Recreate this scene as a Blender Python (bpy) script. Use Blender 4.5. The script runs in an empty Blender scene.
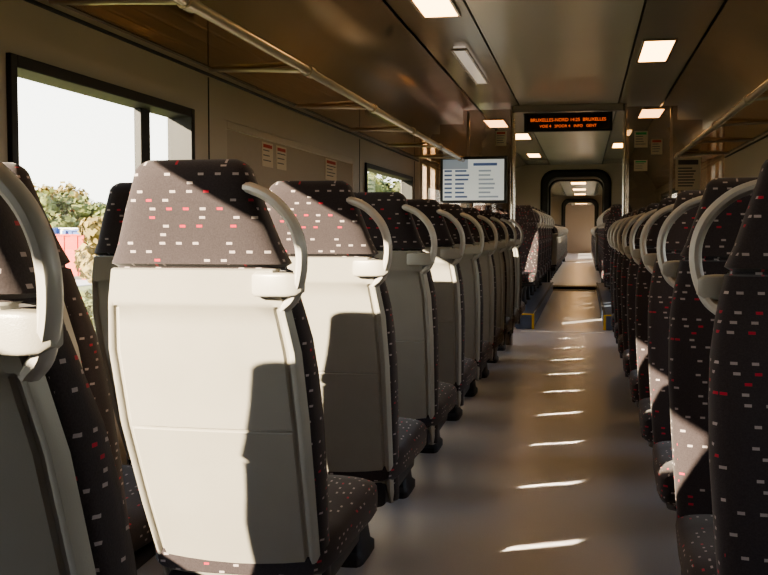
import bpy, bmesh, math, random
from mathutils import Vector, Matrix, noise
random.seed(7)
C = bpy.context.scene.collection
try:
    bpy.context.scene.view_settings.look = 'AgX - Medium High Contrast'
except Exception as ex:
    print("look not set", ex)

# ------------------------------------------------------------ materials
def new_mat(name):
    m = bpy.data.materials.new(name); m.use_nodes = True
    nt = m.node_tree
    b = nt.nodes["Principled BSDF"]
    return m, nt, b
def pm(name, col, rough=0.5, metal=0.0, var=0.0, vscale=8.0, bump=0.0, bscale=200.0, emis=None, estr=0.0, spec=0.5):
    m, nt, b = new_mat(name)
    b.inputs["Roughness"].default_value = rough
    b.inputs["Metallic"].default_value = metal
    b.inputs["Specular IOR Level"].default_value = spec
    tc = nt.nodes.new("ShaderNodeTexCoord")
    n = nt.nodes.new("ShaderNodeTexNoise"); n.inputs["Scale"].default_value = vscale
    n.inputs["Detail"].default_value = 4
    nt.links.new(tc.outputs["Object"], n.inputs["Vector"])
    r = nt.nodes.new("ShaderNodeMapRange")
    r.inputs["To Min"].default_value = 1-var; r.inputs["To Max"].default_value = 1+var
    nt.links.new(n.outputs["Fac"], r.inputs["Value"])
    mx = nt.nodes.new("ShaderNodeVectorMath"); mx.operation = 'SCALE'
    mx.inputs[0].default_value = col
    nt.links.new(r.outputs[0], mx.inputs["Scale"])
    nt.links.new(mx.outputs[0], b.inputs["Base Color"])
    if bump > 0:
        n2 = nt.nodes.new("ShaderNodeTexNoise"); n2.inputs["Scale"].default_value = bscale
        nt.links.new(tc.outputs["Object"], n2.inputs["Vector"])
        bp = nt.nodes.new("ShaderNodeBump"); bp.inputs["Strength"].default_value = bump
        bp.inputs["Distance"].default_value = 0.002
        nt.links.new(n2.outputs["Fac"], bp.inputs["Height"])
        nt.links.new(bp.outputs[0], b.inputs["Normal"])
    if emis:
        b.inputs["Emission Color"].default_value = (*emis, 1)
        b.inputs["Emission Strength"].default_value = estr
    return m

def glass_mat(name, tint, refl=0.12, rough=0.02, gcol=(1,1,1)):
    m = bpy.data.materials.new(name); m.use_nodes = True
    nt = m.node_tree; nt.nodes.clear()
    o = nt.nodes.new("ShaderNodeOutputMaterial")
    t = nt.nodes.new("ShaderNodeBsdfTransparent"); t.inputs[0].default_value = (*tint, 1)
    g = nt.nodes.new("ShaderNodeBsdfGlossy"); g.inputs["Roughness"].default_value = rough
    g.inputs[0].default_value = (*gcol, 1)
    f = nt.nodes.new("ShaderNodeLayerWeight"); f.inputs[0].default_value = 0.5
    p = nt.nodes.new("ShaderNodeMath"); p.operation='POWER'; p.inputs[1].default_value = 5.0
    nt.links.new(f.outputs["Facing"], p.inputs[0])
    a = nt.nodes.new("ShaderNodeMath"); a.operation = 'MULTIPLY_ADD'
    a.inputs[1].default_value = 0.6; a.inputs[2].default_value = refl
    a.use_clamp = True
    nt.links.new(p.outputs[0], a.inputs[0])
    mx = nt.nodes.new("ShaderNodeMixShader")
    nt.links.new(a.outputs[0], mx.inputs[0]); nt.links.new(t.outputs[0], mx.inputs[1]); nt.links.new(g.outputs[0], mx.inputs[2])
    nt.links.new(mx.outputs[0], o.inputs[0])
    return m

def fabric_mat():
    m, nt, b = new_mat("seat_fabric")
    L = nt.links.new
    def M(op, a, bb=None, c=None):
        n = nt.nodes.new("ShaderNodeMath"); n.operation = op
        for i, v in enumerate((a, bb, c)):
            if v is None: continue
            if isinstance(v, (int, float)): n.inputs[i].default_value = v
            else: L(v, n.inputs[i])
        return n.outputs[0]
    uv = nt.nodes.new("ShaderNodeUVMap")
    s = nt.nodes.new("ShaderNodeSeparateXYZ"); L(uv.outputs[0], s.inputs[0])
    v = M('MULTIPLY', s.outputs[1], 1/0.0165)
    row = M('FLOOR', v)
    off = M('MULTIPLY', M('SINE', M('MULTIPLY', row, 12.9)), 3.7)
    u = M('ADD', M('MULTIPLY', s.outputs[0], 1/0.034), off)
    cell = M('FLOOR', u)
    cx = nt.nodes.new("ShaderNodeCombineXYZ"); L(cell, cx.inputs[0]); L(row, cx.inputs[1])
    wn = nt.nodes.new("ShaderNodeTexWhiteNoise"); wn.noise_dimensions = '2D'; L(cx.outputs[0], wn.inputs["Vector"])
    sc = nt.nodes.new("ShaderNodeSeparateColor"); L(wn.outputs["Color"], sc.inputs[0])
    fu = M('ABSOLUTE', M('SUBTRACT', M('FRACT', u), 0.5))
    fv = M('ABSOLUTE', M('SUBTRACT', M('FRACT', v), 0.5))
    mask = M('MULTIPLY', M('MULTIPLY', M('LESS_THAN', fu, 0.17), M('LESS_THAN', fv, 0.15)), M('LESS_THAN', wn.outputs["Value"], 0.46))
    red = M('GREATER_THAN', sc.outputs[1], 0.72)
    dc = nt.nodes.new("ShaderNodeMix"); dc.data_type = 'RGBA'
    dc.inputs[6].default_value = (0.36, 0.31, 0.31, 1); dc.inputs[7].default_value = (0.42, 0.025, 0.05, 1)
    L(red, dc.inputs[0])
    tc = nt.nodes.new("ShaderNodeTexCoord")
    nz = nt.nodes.new("ShaderNodeTexNoise"); nz.inputs["Scale"].default_value = 350
    L(tc.outputs["Object"], nz.inputs["Vector"])
    cr = nt.nodes.new("ShaderNodeValToRGB")
    cr.color_ramp.elements[0].color = (0.022, 0.017, 0.020, 1); cr.color_ramp.elements[1].color = (0.056, 0.045, 0.050, 1)
    L(nz.outputs["Fac"], cr.inputs[0])
    mx = nt.nodes.new("ShaderNodeMix"); mx.data_type = 'RGBA'
    L(mask, mx.inputs[0]); L(cr.outputs[0], mx.inputs[6]); L(dc.outputs[2], mx.inputs[7])
    L(mx.outputs[2], b.inputs["Base Color"])
    b.inputs["Roughness"].default_value = 0.92
    b.inputs["Specular IOR Level"].default_value = 0.3
    b.inputs["Sheen Weight"].default_value = 0.18
    bp = nt.nodes.new("ShaderNodeBump"); bp.inputs["Strength"].default_value = 0.3; bp.inputs["Distance"].default_value = 0.001
    L(nz.outputs["Fac"], bp.inputs["Height"]); L(bp.outputs[0], b.inputs["Normal"])
    return m

FAB = fabric_mat()
SHELL = pm("seat_shell_plastic", (0.35, 0.335, 0.30), 0.36, var=0.08, bump=0.15, bscale=500)
HANDLE = pm("handle_plastic", (0.44, 0.42, 0.395), 0.35)
DARKP = pm("dark_plastic", (0.035, 0.035, 0.04), 0.5, bump=0.1)
STEEL = pm("brushed_steel", (0.6, 0.57, 0.53), 0.25, 1.0)
FLOORM = pm("vinyl_floor", (0.47, 0.46, 0.475), 0.30, var=0.12, vscale=160, bump=0.08, bscale=90)
WALLM = pm("wall_panel_laminate", (0.43, 0.36, 0.30), 0.42, var=0.04, vscale=3)
CEILM = pm("ceiling_panel_paint", (0.70, 0.67, 0.64), 0.22, var=0.03, vscale=2)
STRIPM = pm("ceiling_strip_paint", (0.42, 0.38, 0.35), 0.18)
COVEM = pm("cove_panel_laminate", (0.38, 0.31, 0.25), 0.14, var=0.12, vscale=2.0)
BLACK = pm("black_rubber", (0.012, 0.012, 0.013), 0.55)
RAILM = pm("rack_rail_paint", (0.52, 0.45, 0.38), 0.22, 0.3)
GLASS = glass_mat("window_glass", (0.97, 0.98, 0.97), 0.03)
PGLASS = glass_mat("partition_glass", (0.75, 0.70, 0.66), 0.10)
RGLASS = glass_mat("rack_shelf_glass", (0.62, 0.54, 0.46), 0.24, 0.08, (0.95, 0.78, 0.6))
LAMP = pm("lamp_diffuser", (0.9, 0.8, 0.6), 0.4, emis=(1.0, 0.55, 0.22), estr=9.0)
LAMPOFF = pm("unlit_unit_glow", (0.75, 0.7, 0.65), 0.12, emis=(1.0, 0.85, 0.7), estr=0.35)  # unlit ceiling unit, whitish look comes from an added faint glow
PAPER = pm("notice_paper", (0.62, 0.52, 0.42), 0.6)
INK = pm("notice_ink", (0.10, 0.09, 0.10), 0.6)
REDINK = pm("notice_red", (0.45, 0.05, 0.04), 0.6)
GREEN = pm("sign_green", (0.03, 0.35, 0.12), 0.5)
SCREEN = pm("screen_white", (0.5, 0.5, 0.5), 0.3, emis=(0.85, 0.88, 0.85), estr=0.42)
SCREENB = pm("screen_blue_text", (0.05, 0.07, 0.12), 0.3, emis=(0.10, 0.15, 0.30), estr=0.4)
SCREENG = pm("screen_grey_row", (0.2, 0.22, 0.25), 0.3, emis=(0.45, 0.5, 0.55), estr=0.35)
LED = pm("led_orange", (0.3, 0.08, 0.0), 0.4, emis=(1.0, 0.16, 0.02), estr=1.1)
YELLOW = pm("yellow_edge_paint", (0.65, 0.42, 0.04), 0.5)
WHITEP = pm("white_edge_paint", (0.75, 0.74, 0.70), 0.5)
BLUEP = pm("podium_blue_laminate", (0.10, 0.13, 0.19), 0.45)
COVERP = pm("cover_panel", (0.39, 0.32, 0.265), 0.6, var=0.04, vscale=30)
GRASS = pm("grass", (0.15, 0.16, 0.05), 0.9, var=0.5, vscale=0.6)
LEAF = pm("foliage", (0.13, 0.145, 0.045), 0.8, var=0.6, vscale=1.8)
LEAF2 = pm("foliage_autumn", (0.24, 0.18, 0.06), 0.8, var=0.5, vscale=1.8)
BARK = pm("bark", (0.09, 0.06, 0.04), 0.9)
ROAD = pm("concrete_yard", (0.45, 0.42, 0.38), 0.9, var=0.1)
CRED = pm("container_red", (0.5, 0.05, 0.03), 0.5)
CBLUE = pm("container_blue", (0.05, 0.12, 0.35), 0.5)
CWHITE = pm("container_white", (0.7, 0.7, 0.68), 0.5)

# ------------------------------------------------------------ mesh builder
class MB:
    def __init__(s): s.v=[]; s.f=[]; s.m=[]; s.mats=[]
    def mi(s, mat):
        if mat not in s.mats: s.mats.append(mat)
        return s.mats.index(mat)
    def face(s, idx, mat): s.f.append(idx); s.m.append(s.mi(mat))
    def box(s, lo, hi, mat):
        b=len(s.v); x0,y0,z0=lo; x1,y1,z1=hi
        s.v += [(x0,y0,z0),(x1,y0,z0),(x1,y1,z0),(x0,y1,z0),(x0,y0,z1),(x1,y0,z1),(x1,y1,z1),(x0,y1,z1)]
        for q in ((0,3,2,1),(4,5,6,7),(0,1,5,4),(1,2,6,5),(2,3,7,6),(3,0,4,7)):
            s.face([b+i for i in q], mat)
    def loft(s, loops, mat, cap=True, matf=None):
        b=len(s.v); n=len(loops[0])
        for l in loops: s.v += [tuple(p) for p in l]
        for i in range(len(loops)-1):
            for j in range(n):
                k=(j+1)%n
                s.face([b+i*n+j, b+i*n+k, b+(i+1)*n+k, b+(i+1)*n+j], mat if not matf else matf(i,j))
        if cap:
            s.face([b+j for j in reversed(range(n))], mat)
            s.face([b+(len(loops)-1)*n+j for j in range(n)], mat)
    def grid(s, rows, mat):
        b=len(s.v); n=len(rows[0])
        for r in rows: s.v += [tuple(p) for p in r]
        for i in range(len(rows)-1):
            for j in range(n-1):
                s.face([b+i*n+j, b+i*n+j+1, b+(i+1)*n+j+1, b+(i+1)*n+j], mat)
    def tube(s, pts, r, mat, seg=10, r2=None, up=Vector((0,1,0))):
        pts=[Vector(p) for p in pts]; loops=[]
        r2 = r if r2 is None else r2
        for i,p in enumerate(pts):
            t=(pts[min(i+1,len(pts)-1)]-pts[max(i-1,0)]).normalized()
            u = up if abs(t.dot(up))<0.9 else Vector((1,0,0))
            a=t.cross(u).normalized(); c=a.cross(t).normalized()
            loops.append([p + a*r*math.cos(2*math.pi*k/seg) + c*r2*math.sin(2*math.pi*k/seg) for k in range(seg)])
        s.loft(loops, mat)
    def mesh(s, name, angle=35, recalc=True):
        me=bpy.data.meshes.new(name); me.from_pydata(s.v,[],s.f)
        for m in s.mats: me.materials.append(m)
        me.polygons.foreach_set("material_index", s.m)
        if recalc:
            bm=bmesh.new(); bm.from_mesh(me); bmesh.ops.recalc_face_normals(bm, faces=bm.faces); bm.to_mesh(me); bm.free()
        me.polygons.foreach_set("use_smooth",[True]*len(me.polygons))
        me.set_sharp_from_angle(angle=math.radians(angle))
        uvl=me.uv_layers.new(name="UVMap")
        for p in me.polygons:
            n=p.normal; ax=max(range(3), key=lambda i:abs(n[i]))
            for li in p.loop_indices:
                c=me.vertices[me.loops[li].vertex_index].co
                uvl.data[li].uv = (c.y,c.z) if ax==0 else ((c.x,c.z) if ax==1 else (c.y,c.x))
        me.update()
        return me
    def obj(s, name, bevel=0, loc=(0,0,0), parent=None, angle=35, recalc=True):
        o=bpy.data.objects.new(name, s.mesh(name, angle, recalc)); C.objects.link(o); o.location=loc
        if bevel:
            md=o.modifiers.new("bevel",'BEVEL'); md.width=bevel; md.segments=2; md.limit_method='ANGLE'
        if parent: o.parent=parent
        return o

def catmull(P, n=6):
    P=[Vector(p) for p in P]; out=[]
    Q=[P[0]*2-P[1]]+P+[P[-1]*2-P[-2]]
    for i in range(1,len(Q)-2):
        for k in range(n):
            t=k/n; a,b,c,d=Q[i-1],Q[i],Q[i+1],Q[i+2]
            out.append(0.5*((2*b)+(c-a)*t+(2*a-5*b+4*c-d)*t*t+(3*b-a-3*c+d)*t**3))
    out.append(P[-1]); return out
def interp(tab, z):
    if z<=tab[0][0]: return tab[0][1]
    for (a,fa),(b,fb) in zip(tab,tab[1:]):
        if z<=b:
            t=(z-a)/(b-a); return fa+(fb-fa)*t
    return tab[-1][1]
def se(w, d, cx, cy, e=4.0, n=28):
    out=[]
    for k in range(n):
        a=2*math.pi*k/n; c,sn=math.cos(a),math.sin(a)
        out.append((cx+w*math.copysign(abs(c)**(2/e),c), cy+d*math.copysign(abs(sn)**(2/e),sn)))
    return out

# ------------------------------------------------------------ seats
YB=[(0.26,0.330),(0.32,0.300),(0.5,0.215),(0.68,0.138),(0.85,0.080),(0.95,0.050),(1.02,0.032),(1.12,0.012),(1.22,0.0)]
W =[(0.26,0.190),(0.45,0.202),(0.56,0.208),(0.70,0.214),(0.85,0.212),(0.95,0.196),(1.02,0.178),(1.10,0.150),(1.18,0.122),(1.205,0.115),(1.218,0.106),(1.225,0.09)]
T =[(0.26,0.08),(0.45,0.10),(0.58,0.12),(0.72,0.125),(0.85,0.12),(0.95,0.10),(1.02,0.10),(1.18,0.085),(1.205,0.075),(1.218,0.055),(1.225,0.03)]
def build_seat(h):
    b=MB()
    loops=[]
    for z in (0.26,0.3,0.4,0.45,0.5,0.55,0.6,0.65,0.7,0.75,0.8,0.87,0.93,0.98,1.010,1.013,1.018,1.024,1.06,1.10,1.14,1.17,1.19,1.205,1.214,1.221,1.225):
        w,t,y=interp(W,z),interp(T,z),interp(YB,z)
        infl = -0.008 if z in (1.013,1.018) else (0.004 if z==1.024 else 0)
        yc = y + interp(T,min(z,1.15))/2 + 0.006
        loops.append([(px,py,z) for px,py in se(w+infl,t/2+infl,0,yc,4.5)])
    b.loft(loops, FAB)
    us=[-1,-.99,-.975,-.955,-.93,-.90,-.89,-.875,-.865,-.84,-.6,-.3,0,.3,.6,.84,.865,.875,.89,.90,.93,.955,.975,.99,1]
    zs=[1.016,1.013,1.0,.955,.950,.942,.938,.90,.85,.8,.75,.70,.686,.684,.680,.678,.66,.6,.55,.5,.45,.4,.35,.3,.262,.255]
    rows=[]
    for z in zs:
        r=[]
        w=interp(W,z)*.955
        for u in us:
            a=abs(u)
            y=interp(YB,z)-0.006
            if a>.955: y += 0.022*((a-.955)/.045)**1.6
            y -= 0.008*(1-a*a)
            if z<0.94:
                if a<=.89: y += 0.003
                if .865<=a<=.90: y += 0.005
            if z>=1.015: y+=0.012
            if z<=.262: y+=0.015
            if z in (.684,.680) and a<.86: y += 0.003
            r.append((u*w,y,z))
        rows.append(r)
    b.grid(rows, SHELL)
    if h:
        pts=catmull([(.095*h,.045,1.172),(.125*h,.028,1.168),(.165*h,.018,1.150),(.203*h,.014,1.112),(.222*h,.016,1.065),(.222*h,.024,1.015),(.205*h,.040,.965),(.178*h,.062,.940)],5)
        b.tube(pts, .0115, HANDLE, 10, .016)
        L=[]
        for x,zc,hz,hy in ((.125,.986,.019,.014),(.132,.986,.023,.019),(.19,.986,.023,.021),(.212,.986,.021,.020),(.222,.986,.014,.013)):
            L.append([(x*h, .036+p[0], zc+p[1]) for p in se(hy,hz,0,0,8,28)])
        b.loft(L, SHELL)
    L=[]
    for y,zb,zt,w in ((.27,.335,.40,.18),(.30,.325,.42,.20),(.45,.32,.42,.208),(.62,.32,.43,.213),(.74,.315,.442,.216),(.80,.315,.436,.213),(.835,.33,.425,.206),(.85,.355,.40,.19)):
        L.append([(px,y,(zb+zt)/2+pz) for px,pz in se(w,(zt-zb)/2,0,0,4.5)])
    b.loft(L, FAB)
    L=[]
    for y,zb,zt,w in ((.29,.25,.335,.165),(.4,.265,.335,.18),(.7,.28,.335,.185),(.79,.305,.335,.17)):
        L.append([(px,y,(zb+zt)/2+pz) for px,pz in se(w,(zt-zb)/2,0,0,6)])
    b.loft(L, DARKP)
    L=[]
    for z,y,d,w in ((0.0,.60,.13,.05),(.025,.60,.13,.05),(.04,.60,.10,.04),(.15,.58,.065,.034),(.24,.55,.09,.05),(.29,.53,.15,.09)):
        L.append([(px,py,z) for px,py in se(w,d,0,y,5,16)])
    b.loft(L, DARKP)
    return b.mesh("passenger_seat", 40)
SEATM={h:build_seat(h) for h in (1,-1,0)}
def seat(x,y,h,z=0,face=0):
    o=bpy.data.objects.new("passenger_seat",SEATM[h]); C.objects.link(o); o.location=(x,y,z)
    if face: o.rotation_euler[2]=math.pi
    return o
P=.87; Y0=1.85; AX=.585; WX=1.06
for n in range(-2,9):
    y=Y0+P*n - (.06 if n==-1 else 0)
    seat(-AX,y,1); seat(-WX,y,0)
for n in range(0,9):
    y=Y0+P*n+.14
    seat(AX,y,1,0,1); seat(WX,y,0,0,1)
for n in range(0,7):
    y=11.75+.9*n
    seat(-AX,y+.9,-1,.167,1); seat(-WX,y+.9,0,.167,1) if n<6 else None
    if n<6: seat(AX,y+.9,1,.167,1); seat(WX,y+.9,0,.167,1)
for n in range(0,13):
    y=21.2+1.0*n
    seat(-AX,y,1); seat(-WX,y,0); seat(AX,y,-1); seat(WX,y,0)

# ------------------------------------------------------------ car shell
YA,YE=-3.0,50.0
HW=1.40; ZC=2.25
b=MB(); b.box((-1.5,YA,-.12),(1.5,YE,0),FLOORM); b.obj("floor")
WT,WB=1.575,.71
def wall(name, x0, x1, ops):
    b=MB(); y=YA; xo = x0 if abs(x0)>abs(x1) else x1
    for (a,c,zb,zt) in ops:
        b.box((x0,y,-.1),(x1,a,2.6),WALLM)
        b.box((x0,a,-.1),(x1,c,zb),WALLM); b.box((x0,a,zt),(x1,c,2.6),WALLM)
        y=c
    b.box((x0,y,-.1),(x1,YE,2.6),WALLM)
    return b.obj(name)
opsL=[(-.75,-.16,1.50,WT+.15),(-.12,2.08,WB,WT+.15),(2.60,3.96,WB,WT),(4.35,6.95,WB,WT),(7.30,9.35,WB,WT),(10.0,11.2,.0,2.0),(11.9,14.0,.85,WT+.1),(14.5,17.5,.85,WT+.1),(21,24,WB,WT),(25,28,WB,WT),(29,35,WB,WT),(38,42,WB,WT),(43,47,WB,WT)]  # small high opening and panelled one added, near window heightened, to admit sun
opsR=[(1.0,2.2,WB,WT),(2.60,3.96,WB,WT),(4.35,6.0,WB,WT),(10.0,11.2,.0,2.0),(11.9,14.0,.85,WT+.1),(14.5,17.5,.85,WT+.1),(21,24,WB,WT),(25,28,WB,WT),(29,35,WB,WT),(38,42,WB,WT),(43,47,WB,WT)]
wall("wall_left",-1.5,-HW,opsL); wall("wall_right",HW,1.5,opsR)
k=0
for sgn,ops in ((-1,opsL),(1,opsR)):
    for (a,c,zb,zt) in ops:
        if zb<.1:   # passenger door
            b=MB(); xi,xo=sgn*1.43,sgn*1.47
            x0,x1=min(xi,xo),max(xi,xo); m=(a+c)/2
            for (p,q) in ((a,m-.006),(m+.006,c)):
                b.box((x0,p,.0),(x1,q,.75),WALLM); b.box((x0,p,1.75),(x1,q,2.0),WALLM)
                b.box((x0,p,.75),(x1,p+.12,1.75),WALLM); b.box((x0,q-.12,.75),(x1,q,1.75),WALLM)
                b.box((sgn*1.45-.004,p+.12,.75),(sgn*1.45+.004,q-.12,1.75),GLASS)
            b.obj("door_%d"%(1 if sgn<0 else 2),.004)
            continue
        k+=1
        b=MB(); f=.035
        addedwin = sgn<0 and abs(a-4.35)<.01
        FM = WALLM if addedwin else BLACK
        x0,x1=(-1.485,-1.455) if sgn<0 else (1.455,1.485)
        fx0,fx1=(-1.49,-1.385) if sgn<0 else (1.385,1.49)
        if addedwin: fx1=-1.401
        b.box((fx0,a,zb),(fx1,a+f,zt),FM); b.box((fx0,c-f,zb),(fx1,c,zt),FM)
        b.box((fx0,a+f,zb),(fx1,c-f,zb+f*.5),FM); b.box((fx0,a+f,zt-f),(fx1,c-f,zt),FM)
        if abs(a-2.60)<.01:
            b.box((x0-.0,3.60,zb),(x1,3.68,zt),BLACK)
        b.box(((x0+x1)/2-.003,a+f,zb+f*.5),((x0+x1)/2+.003,c-f,zt-f),GLASS)
        b.obj("window_%d"%k,.006)
# wall panel over an added opening that lets sun in below it
b=MB(); b.box((-1.412,4.39,1.08),(-1.404,6.91,1.538),COVERP); b.box((-1.418,4.39,1.06),(-1.400,6.91,1.085),STEEL)
b.obj("opening_cover_panel")
# ceiling + cove
b=MB()
b.box((-.445,YA,ZC),(.445,YE,ZC+.03),CEILM)
for s in (-1,1):
    x0,x1=sorted((s*.46,s*.845)); b.box((x0,YA,ZC+.004),(x1,YE,ZC+.034),STRIPM)
    x0,x1=sorted((s*.44,s*.88)); b.box((x0,YA,ZC+.034),(x1,YE,ZC+.06),BLACK)
    prof=[(.86,ZC),(.98,2.225),(1.10,2.17),(1.20,2.09),(1.28,1.99),(1.34,1.89),(1.385,1.81),(1.41,1.80)]
    rows=[[(s*x,YA,z),(s*x,YE,z)] for x,z in prof]
    b.grid(rows, COVEM)
b.box((-1.5,YA,2.6),(1.5,YE,2.68),CEILM)
b.obj("ceiling",0)
for s,nm in ((-1,"left"),(1,"right")):
    b=MB(); x0,x1=sorted((s*1.36,s*1.40))
    b.box((x0,YA,1.765),(x1,9.7,1.80),RAILM)
    x0,x1=sorted((s*1.385,s*1.40))
    b.box((x0,YA,1.735),(x1,9.7,1.745),BLACK)
    b.obj("trim_%d"%(1 if s<0 else 2),.003)
    b=MB(); x0,x1=sorted((s*1.36,s*1.40)); b.box((x0,YA,0),(x1,9.7,.12),DARKP); b.obj("baseboard_"+nm,.004)
b=MB()
for y in (2.34,4.15,7.12,9.5): b.box((-1.401,y-.004,.12),(-1.397,y+.004,1.73),DARKP)
b.obj("trim_3")
# ------------------------------------------------------------ luggage racks
for s in (-1,1):
    b=MB()
    b.tube([(s*.95,YA+.1,1.735),(s*.95,9.55,1.735)],.019,RAILM,14,up=Vector((0,0,1)))
    b.tube([(s*1.02,YA+.1,1.765),(s*1.02,9.55,1.765)],.008,STEEL,8,up=Vector((0,0,1)))
    x0,x1=sorted((s*.985,s*1.355)); b.box((x0,YA+.1,1.755),(x1,9.55,1.763),RGLASS)
    for x in (1.10,1.19,1.28):
        b.box((min(s*x,s*(x+.012)),YA+.1,1.764),(max(s*x,s*(x+.012)),9.55,1.772),RAILM)
    y=-2.4
    while y<9.5:
        pts=catmull([(s*.945,y,1.735),(s*1.0,y,1.738),(s*1.15,y,1.745),(s*1.28,y,1.748),(s*1.375,y,1.755)],4)
        b.tube(pts,.009,RAILM,8,.010)
        b.tube([(s*.95,y-.03,1.735),(s*.95,y+.03,1.735)],.026,RAILM,12,up=Vector((0,0,1)))
        y+=1.30
    b.obj("luggage_rack")
# ------------------------------------------------------------ ceiling lamps
def lamp(x,y,lx=.18,ly=.8,mat=LAMP,nm="ceiling_lamp",dz=0):
    b=MB(); z=ZC+.004-dz
    b.box((x-lx/2,y-ly/2,z-.012),(x+lx/2,y+ly/2,z-.006+dz),mat)
    f=.014
    b.box((x-lx/2-f,y-ly/2-f,z-.016),(x-lx/2,y+ly/2+f,z),STEEL); b.box((x+lx/2,y-ly/2-f,z-.016),(x+lx/2+f,y+ly/2+f,z),STEEL)
    b.box((x-lx/2,y-ly/2-f,z-.016),(x+lx/2,y-ly/2,z),STEEL); b.box((x-lx/2,y+ly/2,z-.016),(x+lx/2,y+ly/2+f,z),STEEL)
    b.obj(nm,.002)
lamp(-.61,5.2); lamp(.60,6.95); lamp(-.63,7.3,.075,1.5,mat=LAMPOFF,nm="unlit_ceiling_unit",dz=.02); lamp(.60,3.2,mat=LAMP); lamp(-.63,1.6)
lamp(.80,10.6,.22,.8); lamp(-.80,11.3,.22,.8); lamp(-.62,12.9,.2,.8); lamp(.62,14.5); lamp(-.62,16.2)
for y in (22,26,30,34): lamp(0,y,.35,1.2)
for y in (38,42,46): lamp(0,y,.5,1.2)  # extra lamps added to brighten the far end
# ------------------------------------------------------------ partition to vestibule
PY=9.78
for s in (-1,1):
    b=MB()
    x0,x1=sorted((s*.53,s*1.395))
    b.box((x0,PY,0),(x1,PY+.03,1.05),WALLM)
    b.box((x0,PY+.010,1.05),(x1,PY+.018,2.0),PGLASS)
    x2,x3=sorted((s*.53,s*1.20)); b.box((x2,PY+.010,2.0),(x3,PY+.018,2.09),PGLASS)
    x2,x3=sorted((s*.53,s*.98)); b.box((x2,PY+.010,2.09),(x3,PY+.018,2.22),PGLASS)
    b.box((x0,PY,1.05),(x1,PY+.03,1.075),STEEL)
    b.tube([(s*.515,PY+.015,0),(s*.515,PY+.015,ZC)],.017,STEEL,14)
    xm=s*.93
    b.box((xm-.012,PY,1.05),(xm+.012,PY+.03,2.2),STEEL)
    b.obj("glass_partition")
    b=MB(); b.tube([(s*.60,11.3,0),(s*.60,11.3,ZC)],.017,STEEL,14)
    b.tube([(s*.60,11.3,.01),(s*.60,11.3,.03)],.04,STEEL,14); b.obj("grab_pole")
b=MB(); b.box((-.498,PY-.03,2.185),(.498,PY+.06,2.248),STRIPM); b.obj("trim_4",.004)
# destination display
e=bpy.data.objects.new("destination_display",None); C.objects.link(e)
b=MB(); b.box((-.40,PY-.07,2.0),(.40,PY-.005,2.17),BLACK); b.box((-.375,PY-.073,2.02),(.375,PY-.07,2.15),pm("led_window",(.02,.008,.006),.15))
b.box((-.3,PY-.05,2.17),(-.27,PY-.02,2.19),STEEL); b.box((.27,PY-.05,2.17),(.3,PY-.02,2.19),STEEL)
b.obj("housing",.004,parent=e)
for txt,z,sz in (("BRUXELLES-NORD 14:25  BRUXELLES",2.09,.042),("VOIE 4   SPOOR 4   INFO   GENT",2.035,.036)):
    cu=bpy.data.curves.new("led_text",'FONT'); cu.body=txt; cu.size=sz; cu.align_x='CENTER'; cu.extrude=.001
    cu.materials.append(LED)
    o=bpy.data.objects.new("led_text",cu); C.objects.link(o); o.location=(0,PY-.076,z); o.rotation_euler=(math.pi/2,0,0); o.parent=e
# information monitor
b=MB(); mx,my,mz=-.86,9.60,1.555
b.box((mx-.31,my,mz-.215),(mx+.31,my+.07,mz+.215),DARKP)
b.box((mx-.285,my-.003,mz-.19),(mx+.285,my,mz+.19),SCREEN)
b.box((mx-.285,my-.005,mz+.10),(mx-.05,my-.002,mz+.19),SCREENG)
for i in range(7):
    z=mz+.085-i*.04
    b.box((mx-.27,my-.005,z-.010),(mx-.20,my-.002,z+.006),SCREENB)
    b.box((mx-.17,my-.005,z-.010),(mx-.17+random.uniform(.08,.16),my-.002,z+.006),SCREENB)
    b.box((mx+.05,my-.005,z-.010),(mx+.05+random.uniform(.1,.2),my-.002,z+.006),SCREENG)
b.box((mx+.0,my-.005,mz+.13),(mx+.22,my-.002,mz+.155),SCREENB)
b.box((mx-.04,my+.07,mz-.05),(mx+.04,PY,mz+.05),STEEL)
b.obj("information_monitor",.004)
# notices
def notice(x,y,z,w,h,axis,lines=5,head=REDINK,nm="wall_notice"):
    b=MB()
    def q(a0,a1,z0,z1,t,m):
        if axis=='x': b.box((x,y+a0,z+z0),(x+t,y+a1,z+z1),m)
        else: b.box((x+a0,y-t,z+z0),(x+a1,y,z+z1),m)
    q(-w/2,w/2,-h/2,h/2,.003,PAPER)
    q(-w*.4,w*.4,h*.28,h*.42,.004,head)
    for i in range(lines):
        zz=h*.18-i*h*.62/lines
        q(-w*.4,w*random.uniform(.1,.4),zz-h*.03,zz+h*.01,.004,INK)
    b.obj(nm)
notice(-1.404,4.98,1.465,.18,.12,'x',3); notice(-1.404,5.22,1.465,.18,.12,'x',3)
notice(-1.404,6.30,1.465,.28,.13,'x',4)
notice(.66,PY,1.92,.12,.15,'y',4,GREEN); notice(.80,PY,1.85,.10,.14,'y',4); notice(.66,PY,1.68,.12,.10,'y',3,GREEN)
notice(1.08,PY,1.60,.22,.30,'y',7,INK); notice(-.62,PY,1.95,.10,.14,'y',4)
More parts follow.
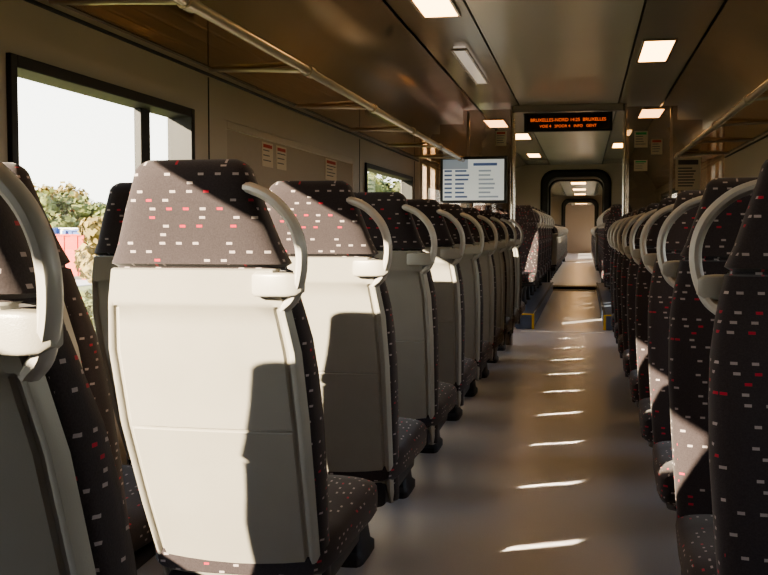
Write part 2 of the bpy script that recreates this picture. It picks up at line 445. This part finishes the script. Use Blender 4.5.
# ------------------------------------------------------------ seat podiums
for s in (-1,1):
    b=MB(); x0,x1=sorted((s*.38,s*1.395))
    b.box((x0,11.45,0),(x1,18.5,.16),BLUEP)
    x2,x3=sorted((s*.375,s*1.395)); b.box((x2,11.40,.0),(x3,11.45,.155),BLUEP)
    b.box((x2,11.40,.155),(x3,11.50,.165),YELLOW)
    x2,x3=sorted((s*.372,s*.40)); b.box((x2,11.45,.150),(x3,18.5,.166),DARKP)
    x2,x3=sorted((s*.372,s*.40)); b.box((x2,11.395,0),(x3,11.42,.166),YELLOW)
    b.obj("seat_podium",.004)
b=MB(); b.box((-.50,11.08,0),(.38,11.16,.003),WHITEP); b.obj("floor_marking")
# ------------------------------------------------------------ gangway
GY=18.7
b=MB()
b.box((-1.4,GY,0),(-.56,GY+.08,ZC),WALLM); b.box((.56,GY,0),(1.4,GY+.08,ZC),WALLM); b.box((-.56,GY,2.12),(.56,GY+.08,ZC),WALLM)
b.obj("wall_end")
def rr(hw,z0,z1,r,y,n=8):
    pts=[]
    for cx,cz,a0 in ((hw-r,z1-r,0),(-hw+r,z1-r,90),(-hw+r,z0+r*.2,180),(hw-r,z0+r*.2,270)):
        rad = r if a0<180 else r*.2
        cxx = cx if a0<180 else math.copysign(hw-rad,cx)
        czz = cz if a0<180 else z0+rad
        for k in range(n+1):
            a=math.radians(a0+90*k/n); pts.append((cxx+rad*math.cos(a),y,czz+rad*math.sin(a)))
    return pts
def portal(name,y,d,mat,hw=.62,ht=2.16,t=.13):
    b=MB()
    loops=[rr(hw,0,ht,.25,y),rr(hw-t*.3,0.002,ht-t*.3,.22,y-.05),rr(hw-t,.004,ht-t,.18,y-.04),rr(hw-t,.004,ht-t,.18,y+d),rr(hw,0,ht,.25,y+d)]
    loops.append(loops[0])
    b.loft(loops,mat,cap=False); return b.obj(name,0,angle=50)
portal("gangway_frame",GY-.02,.4,BLACK)
b=MB(); 
loops=[rr(.56-(.03 if i%2 else 0),0,2.08-(.03 if i%2 else 0),.2,GY+.39+i*.066) for i in range(16)]
b.loft(loops,STRIPM,cap=False); b.obj("gangway_bellows")
portal("gangway_frame",GY+1.45,.3,BLACK)
b=MB(); b.box((-1.4,20.2,0),(-.56,20.28,ZC),WALLM); b.box((.56,20.2,0),(1.4,20.28,ZC),WALLM); b.box((-.56,20.2,2.1),(.56,20.28,ZC),WALLM)
b.obj("wall_gangway")
b=MB(); b.box((-.45,GY-.1,0),(.45,GY-.02,.004),WHITEP); b.box((-.45,35.2,0),(.45,35.4,.004),WHITEP); b.obj("floor_marking")
portal("gangway_frame",35.9,.3,BLACK)
b=MB(); b.box((-1.4,36.1,0),(-.5,36.2,ZC),WALLM); b.box((.5,36.1,0),(1.4,36.2,ZC),WALLM); b.box((-.5,36.1,2.0),(.5,36.2,ZC),WALLM)
b.box((-1.5,YE,-.1),(1.5,YE+.1,2.6),WALLM); b.obj("wall_far")
b=MB(); b.box((-1.5,YA-.1,-.1),(1.5,YA,2.6),WALLM); b.obj("wall_back")

# ------------------------------------------------------------ exterior
b=MB(); b.box((-400,-200,-1.3),(60,400,-1.1),GRASS); b.obj("grass_field")
def to_ground(px, dist):
    a=math.radians(px); return (-math.sin(a)*dist, math.cos(a)*dist)
b=MB(); b.box((-45,30,-1.1),(-19,62,-1.06),ROAD); b.obj("concrete_yard")
def container(deg,dist,L,H,mat,rot=0,z=-1.06):
    b=MB(); n=int(L/.3)
    for i in range(n):
        x=-L/2+i*L/n; dd=.04 if i%2 else 0
        b.box((x,-1.2+dd,.15),(x+L/n,1.2-dd,H),mat)
    for sx in (-1,1):
        for sy in (-1,1):
            b.box((sx*L/2-.08,sy*1.22-.08,0),(sx*L/2+.08,sy*1.22+.08,H+.02),mat)
    b.box((-L/2,-1.25,0),(L/2,1.25,.15),DARKP); b.box((-L/2,-1.25,H),(L/2,1.25,H+.06),mat)
    x,y=to_ground(deg,dist)
    o=b.obj("shipping_container",0,(x,y,z)); o.rotation_euler[2]=rot
container(28.2,48,3.0,1.9,CRED,.1); container(28.1,56,7,2.2,CWHITE,.1); container(26.6,48,1.6,2.1,CBLUE,.1); container(30.5,50,3,2.2,CBLUE,.1)
def tree(deg,dist,H,R,mat,nm="tree"):
    b=MB(); x,y=to_ground(deg,dist)
    b.tube([(0,0,0),(.05,.03,H*.3),(0,.1,H*.6)],.05+R*.03,BARK,8)
    ls = 0.05+dist*.0022
    for i in range(18):
        a=random.uniform(0,6.28); rr_=R*random.uniform(0,.78); zc=H*random.uniform(.3,.86)
        r=R*random.uniform(.22,.42); cx,cy=rr_*math.cos(a),rr_*math.sin(a)
        zc=max(zc,r*1.5)
        bm=bmesh.new(); bmesh.ops.create_icosphere(bm,subdivisions=2,radius=r*.75)
        off=len(b.v)
        for v in bm.verts:
            d=1+.5*noise.noise(v.co*2.6/r+Vector((i*3,deg,dist)))
            b.v.append((v.co.x*d+cx, v.co.y*d+cy, v.co.z*d*.9+zc))
        for f in bm.faces: b.face([off+v.index for v in f.verts], mat)
        bm.free()
        for q in range(170):   # leaf clumps
            d=Vector((random.gauss(0,1),random.gauss(0,1),random.gauss(0,1))).normalized()
            p=Vector((cx,cy,zc))+d*r*random.uniform(.65,1.2)
            if p.z<.1: continue
            t=Vector((random.gauss(0,1),random.gauss(0,1),random.gauss(0,1))).normalized()
            u=t.cross(d).normalized()*ls*random.uniform(.5,1.2); t=t*ls*random.uniform(.5,1.2)
            o2=len(b.v); b.v += [tuple(p-t),tuple(p+u),tuple(p+t),tuple(p-u)]
            b.face([o2,o2+1,o2+2,o2+3],mat)
    b.obj(nm,0,(x,y,-1.1),angle=60,recalc=False)
for dg,ds,H,R,mt in ((29.3,75,4.7,3.0,LEAF),(27.9,80,5.3,3.2,LEAF2),(26.8,77,4.4,2.6,LEAF),(30.8,80,4.6,3,LEAF2),(25.4,78,4.4,3,LEAF),(23.6,75,4.6,3.0,LEAF),(22,80,4.8,3.2,LEAF),(12,70,6,3.5,LEAF),(10.5,75,5,3.5,LEAF2)):
    tree(dg,ds,H,R,mt)
tree(25.5,26,3.0,.8,LEAF,"bush"); tree(24.6,23,2.6,1.1,LEAF2,"bush"); tree(26.6,19,1.1,.7,LEAF,"bush"); tree(23,24,2.9,1.3,LEAF,"bush")

# ------------------------------------------------------------ light
w=bpy.data.worlds.new("sky"); bpy.context.scene.world=w; w.use_nodes=True
nt=w.node_tree; nt.nodes.clear()
o=nt.nodes.new("ShaderNodeOutputWorld"); bg=nt.nodes.new("ShaderNodeBackground")
tc=nt.nodes.new("ShaderNodeTexCoord"); sp=nt.nodes.new("ShaderNodeSeparateXYZ"); cr=nt.nodes.new("ShaderNodeValToRGB")
nt.links.new(tc.outputs["Generated"],sp.inputs[0]); nt.links.new(sp.outputs[2],cr.inputs[0])
cr.color_ramp.elements[0].color=(1.0,.96,.85,1); cr.color_ramp.elements[1].color=(.45,.62,.9,1); cr.color_ramp.elements[1].position=.7
e1=cr.color_ramp.elements.new(.2); e1.color=(.92,.93,.90,1)
nt.links.new(cr.outputs[0],bg.inputs[0]); bg.inputs[1].default_value=4.6
nt.links.new(bg.outputs[0],o.inputs[0])
SD=Vector((.735,1,-.415)).normalized()
s=bpy.data.lights.new("sun",'SUN'); s.energy=36; s.angle=math.radians(.4); s.color=(1.0,.83,.60)
so=bpy.data.objects.new("sun",s); C.objects.link(so); so.location=(-10,-10,8)
so.rotation_euler=SD.to_track_quat('-Z','Y').to_euler()
# added narrow lamps, aimed like the sun, stand in for aisle floor streaks
f=Vector((.235,.125,0)); e1v=f-SD*f.dot(SD)
for n in range(0,9):
    yf=3.55+P*n
    ctr=Vector((.03,yf,0))-SD*.72
    a=bpy.data.lights.new("added_streak_lamp",'AREA'); a.shape='RECTANGLE'; a.size=e1v.length; a.size_y=.022
    a.energy=.28; a.spread=math.radians(2); a.color=(1.0,.83,.60)
    ao=bpy.data.objects.new("added_streak_lamp",a); C.objects.link(ao)
    X=e1v.normalized(); Z=-SD; Y=Z.cross(X)
    M=Matrix((X,Y,Z)).transposed().to_4x4(); M.translation=ctr; ao.matrix_world=M
# ------------------------------------------------------------ camera
cam=bpy.data.cameras.new("camera"); cam.sensor_width=36; cam.lens=1030/768*36; cam.clip_start=.02; cam.clip_end=1000
co=bpy.data.objects.new("camera",cam); C.objects.link(co); co.location=(.16,0,1.09)
co.rotation_euler=(math.radians(90-3.2),0,math.radians(11.0))
bpy.context.scene.camera=co
